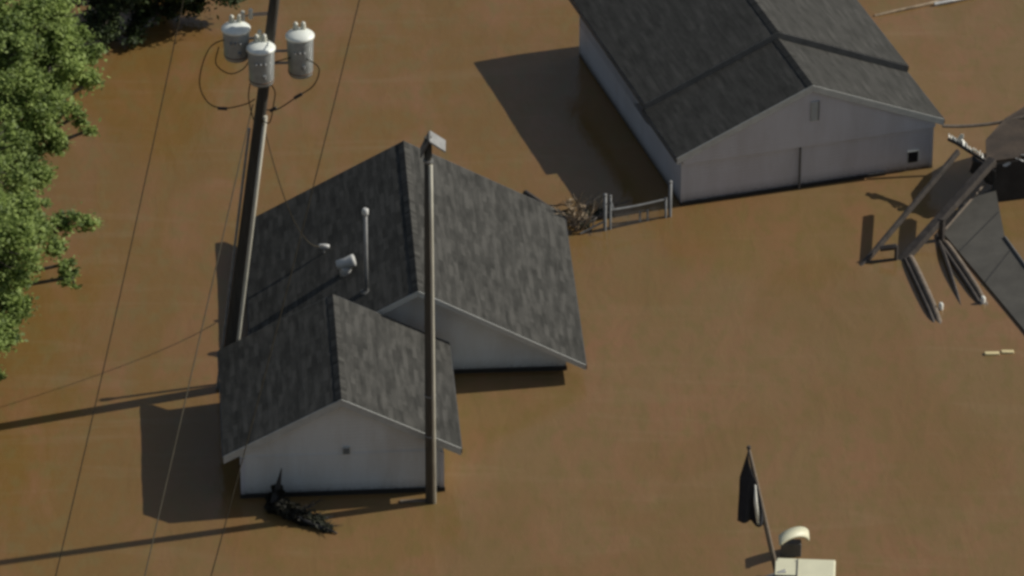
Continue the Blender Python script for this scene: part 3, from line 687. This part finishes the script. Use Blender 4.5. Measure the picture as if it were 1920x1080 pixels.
# ---------------- trees ----------------
def tree(base,top,lobes,label,count,mat,size=.085,sub=9,ext=None):
    b=G(*base); r=empty('tree',b,0,label=label,cat='tree',group='trees in the flood water along the left')
    tp=Vector((top[0],top[1],top[2]))
    m=MB(); pts=[Vector((0,0,-2.2)),Vector((.1,0,1)),tp*.55+Vector((0,.1,0)),tp]; m.tube(curve(pts,4),[.32-.02*i for i in range(13)],10); m.build('trunk',M['bark'],r,smooth=True)
    C=[];Rr=[]; lm=MB()
    for (px,py,z,rd,dn) in lobes:
        c=G(px,py,z)-b
        st=tp*min(.9,max(.3,(z-1.2)/max(tp.z,.1)))
        mid=st.lerp(c,.5)+Vector((0,0,-.15)); lm.tube(curve([st,mid,c],4),[.13-.011*i for i in range(9)],6)
        for k in range(int(sub*rd*rd*2.2*dn)+4):
            d_=Vector((random.gauss(0,1),random.gauss(0,1),random.gauss(0,1))).normalized()
            f=random.uniform(.25,1.12); q=c+Vector((d_.x*rd*f,d_.y*rd*f,d_.z*rd*.75*f))
            C.append(q); Rr.append(random.uniform(.16,.52)*min(1.15,.55+rd*.5))
            lm.tube([c.lerp(q,.0),q.lerp(c,.35)+Vector((0,0,-.05)),q],[.035,.02,.008],4,False)
    lm.build('limbs',M['bark'],r)
    vol=np.array(Rr)**2; w_=vol/vol.sum()
    idx=rng.choice(len(C),count,p=w_); cc=np.array([tuple(q) for q in C])[idx]; R_=np.array(Rr)[idx]
    d=rng.normal(size=(count,3)); d/=np.linalg.norm(d,axis=1)[:,None]
    pos=cc+d*(np.abs(rng.normal(size=count))*.52*R_+.25*R_*rng.random(count))[:,None]*np.array([1,1,.7])
    a=rng.normal(size=(count,3)); a[:,2]*=.5; a/=np.linalg.norm(a,axis=1)[:,None]
    up=rng.normal(size=(count,3))*.6+np.array([.35,0,1.])+d*.4; bb=np.cross(up,a); bb/=np.linalg.norm(bb,axis=1)[:,None]
    s=(size*(.6+.8*rng.random(count)))[:,None]
    v=np.stack([pos-a*s,pos-bb*s*.5,pos+a*s,pos+bb*s*.5],1).reshape(-1,3)
    leaf_obj('crown',v,mat,r)
    return r
tree((-110,420),(.3,0,5.2),[(20,200,3.2,1.5,1),(95,120,3.6,1.15,1),(110,200,3.0,.75,1),(70,255,2.6,.8,1),(-20,60,4.8,1.7,1),(60,40,4.6,1.1,1),(130,55,4.0,.7,.8),(30,300,2.2,.75,1),
     (150,215,2.7,.32,1),(120,90,3.8,.7,1),(170,100,3.6,.32,.7),(40,385,1.7,.7,1),(45,345,2.0,.7,1),(80,325,2.2,.32,1),(110,275,2.4,.3,1),(175,150,3.2,.22,.8),(-60,300,3.5,1.8,1),(165,245,2.5,.14,1),(-10,130,4.4,1.3,1)],
     'broad bright green tree leaning over the water at the upper left',95000,M['leaf'],.072)
tree((-330,640),(.2,.2,3.6),[(20,420,3.2,.95,1),(75,415,3.0,.5,1),(125,420,2.8,.36,1),(165,415,2.7,.22,1),(100,465,2.6,.42,.8),(135,520,2.2,.30,1),(125,495,2.4,.22,1),(0,500,2.8,.9,1),
     (10,560,2.3,.6,1),(35,530,2.3,.28,.8),(0,625,1.8,.5,1),(-60,450,3.6,1.8,1),(-90,640,2.2,1.3,1),(30,590,2.0,.35,1),(-30,700,1.5,.5,1)],
     'ragged green tree with drooping branch tips at the middle left',58000,M['leaf'],.072)
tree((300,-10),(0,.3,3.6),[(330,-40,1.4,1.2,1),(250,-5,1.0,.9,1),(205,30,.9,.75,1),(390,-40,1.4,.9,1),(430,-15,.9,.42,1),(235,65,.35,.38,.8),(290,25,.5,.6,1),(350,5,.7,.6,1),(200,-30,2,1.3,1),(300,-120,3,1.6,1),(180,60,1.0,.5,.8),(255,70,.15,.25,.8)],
     'dark tree standing low in the water along the top edge',42000,M['leaf_dark'],.075)
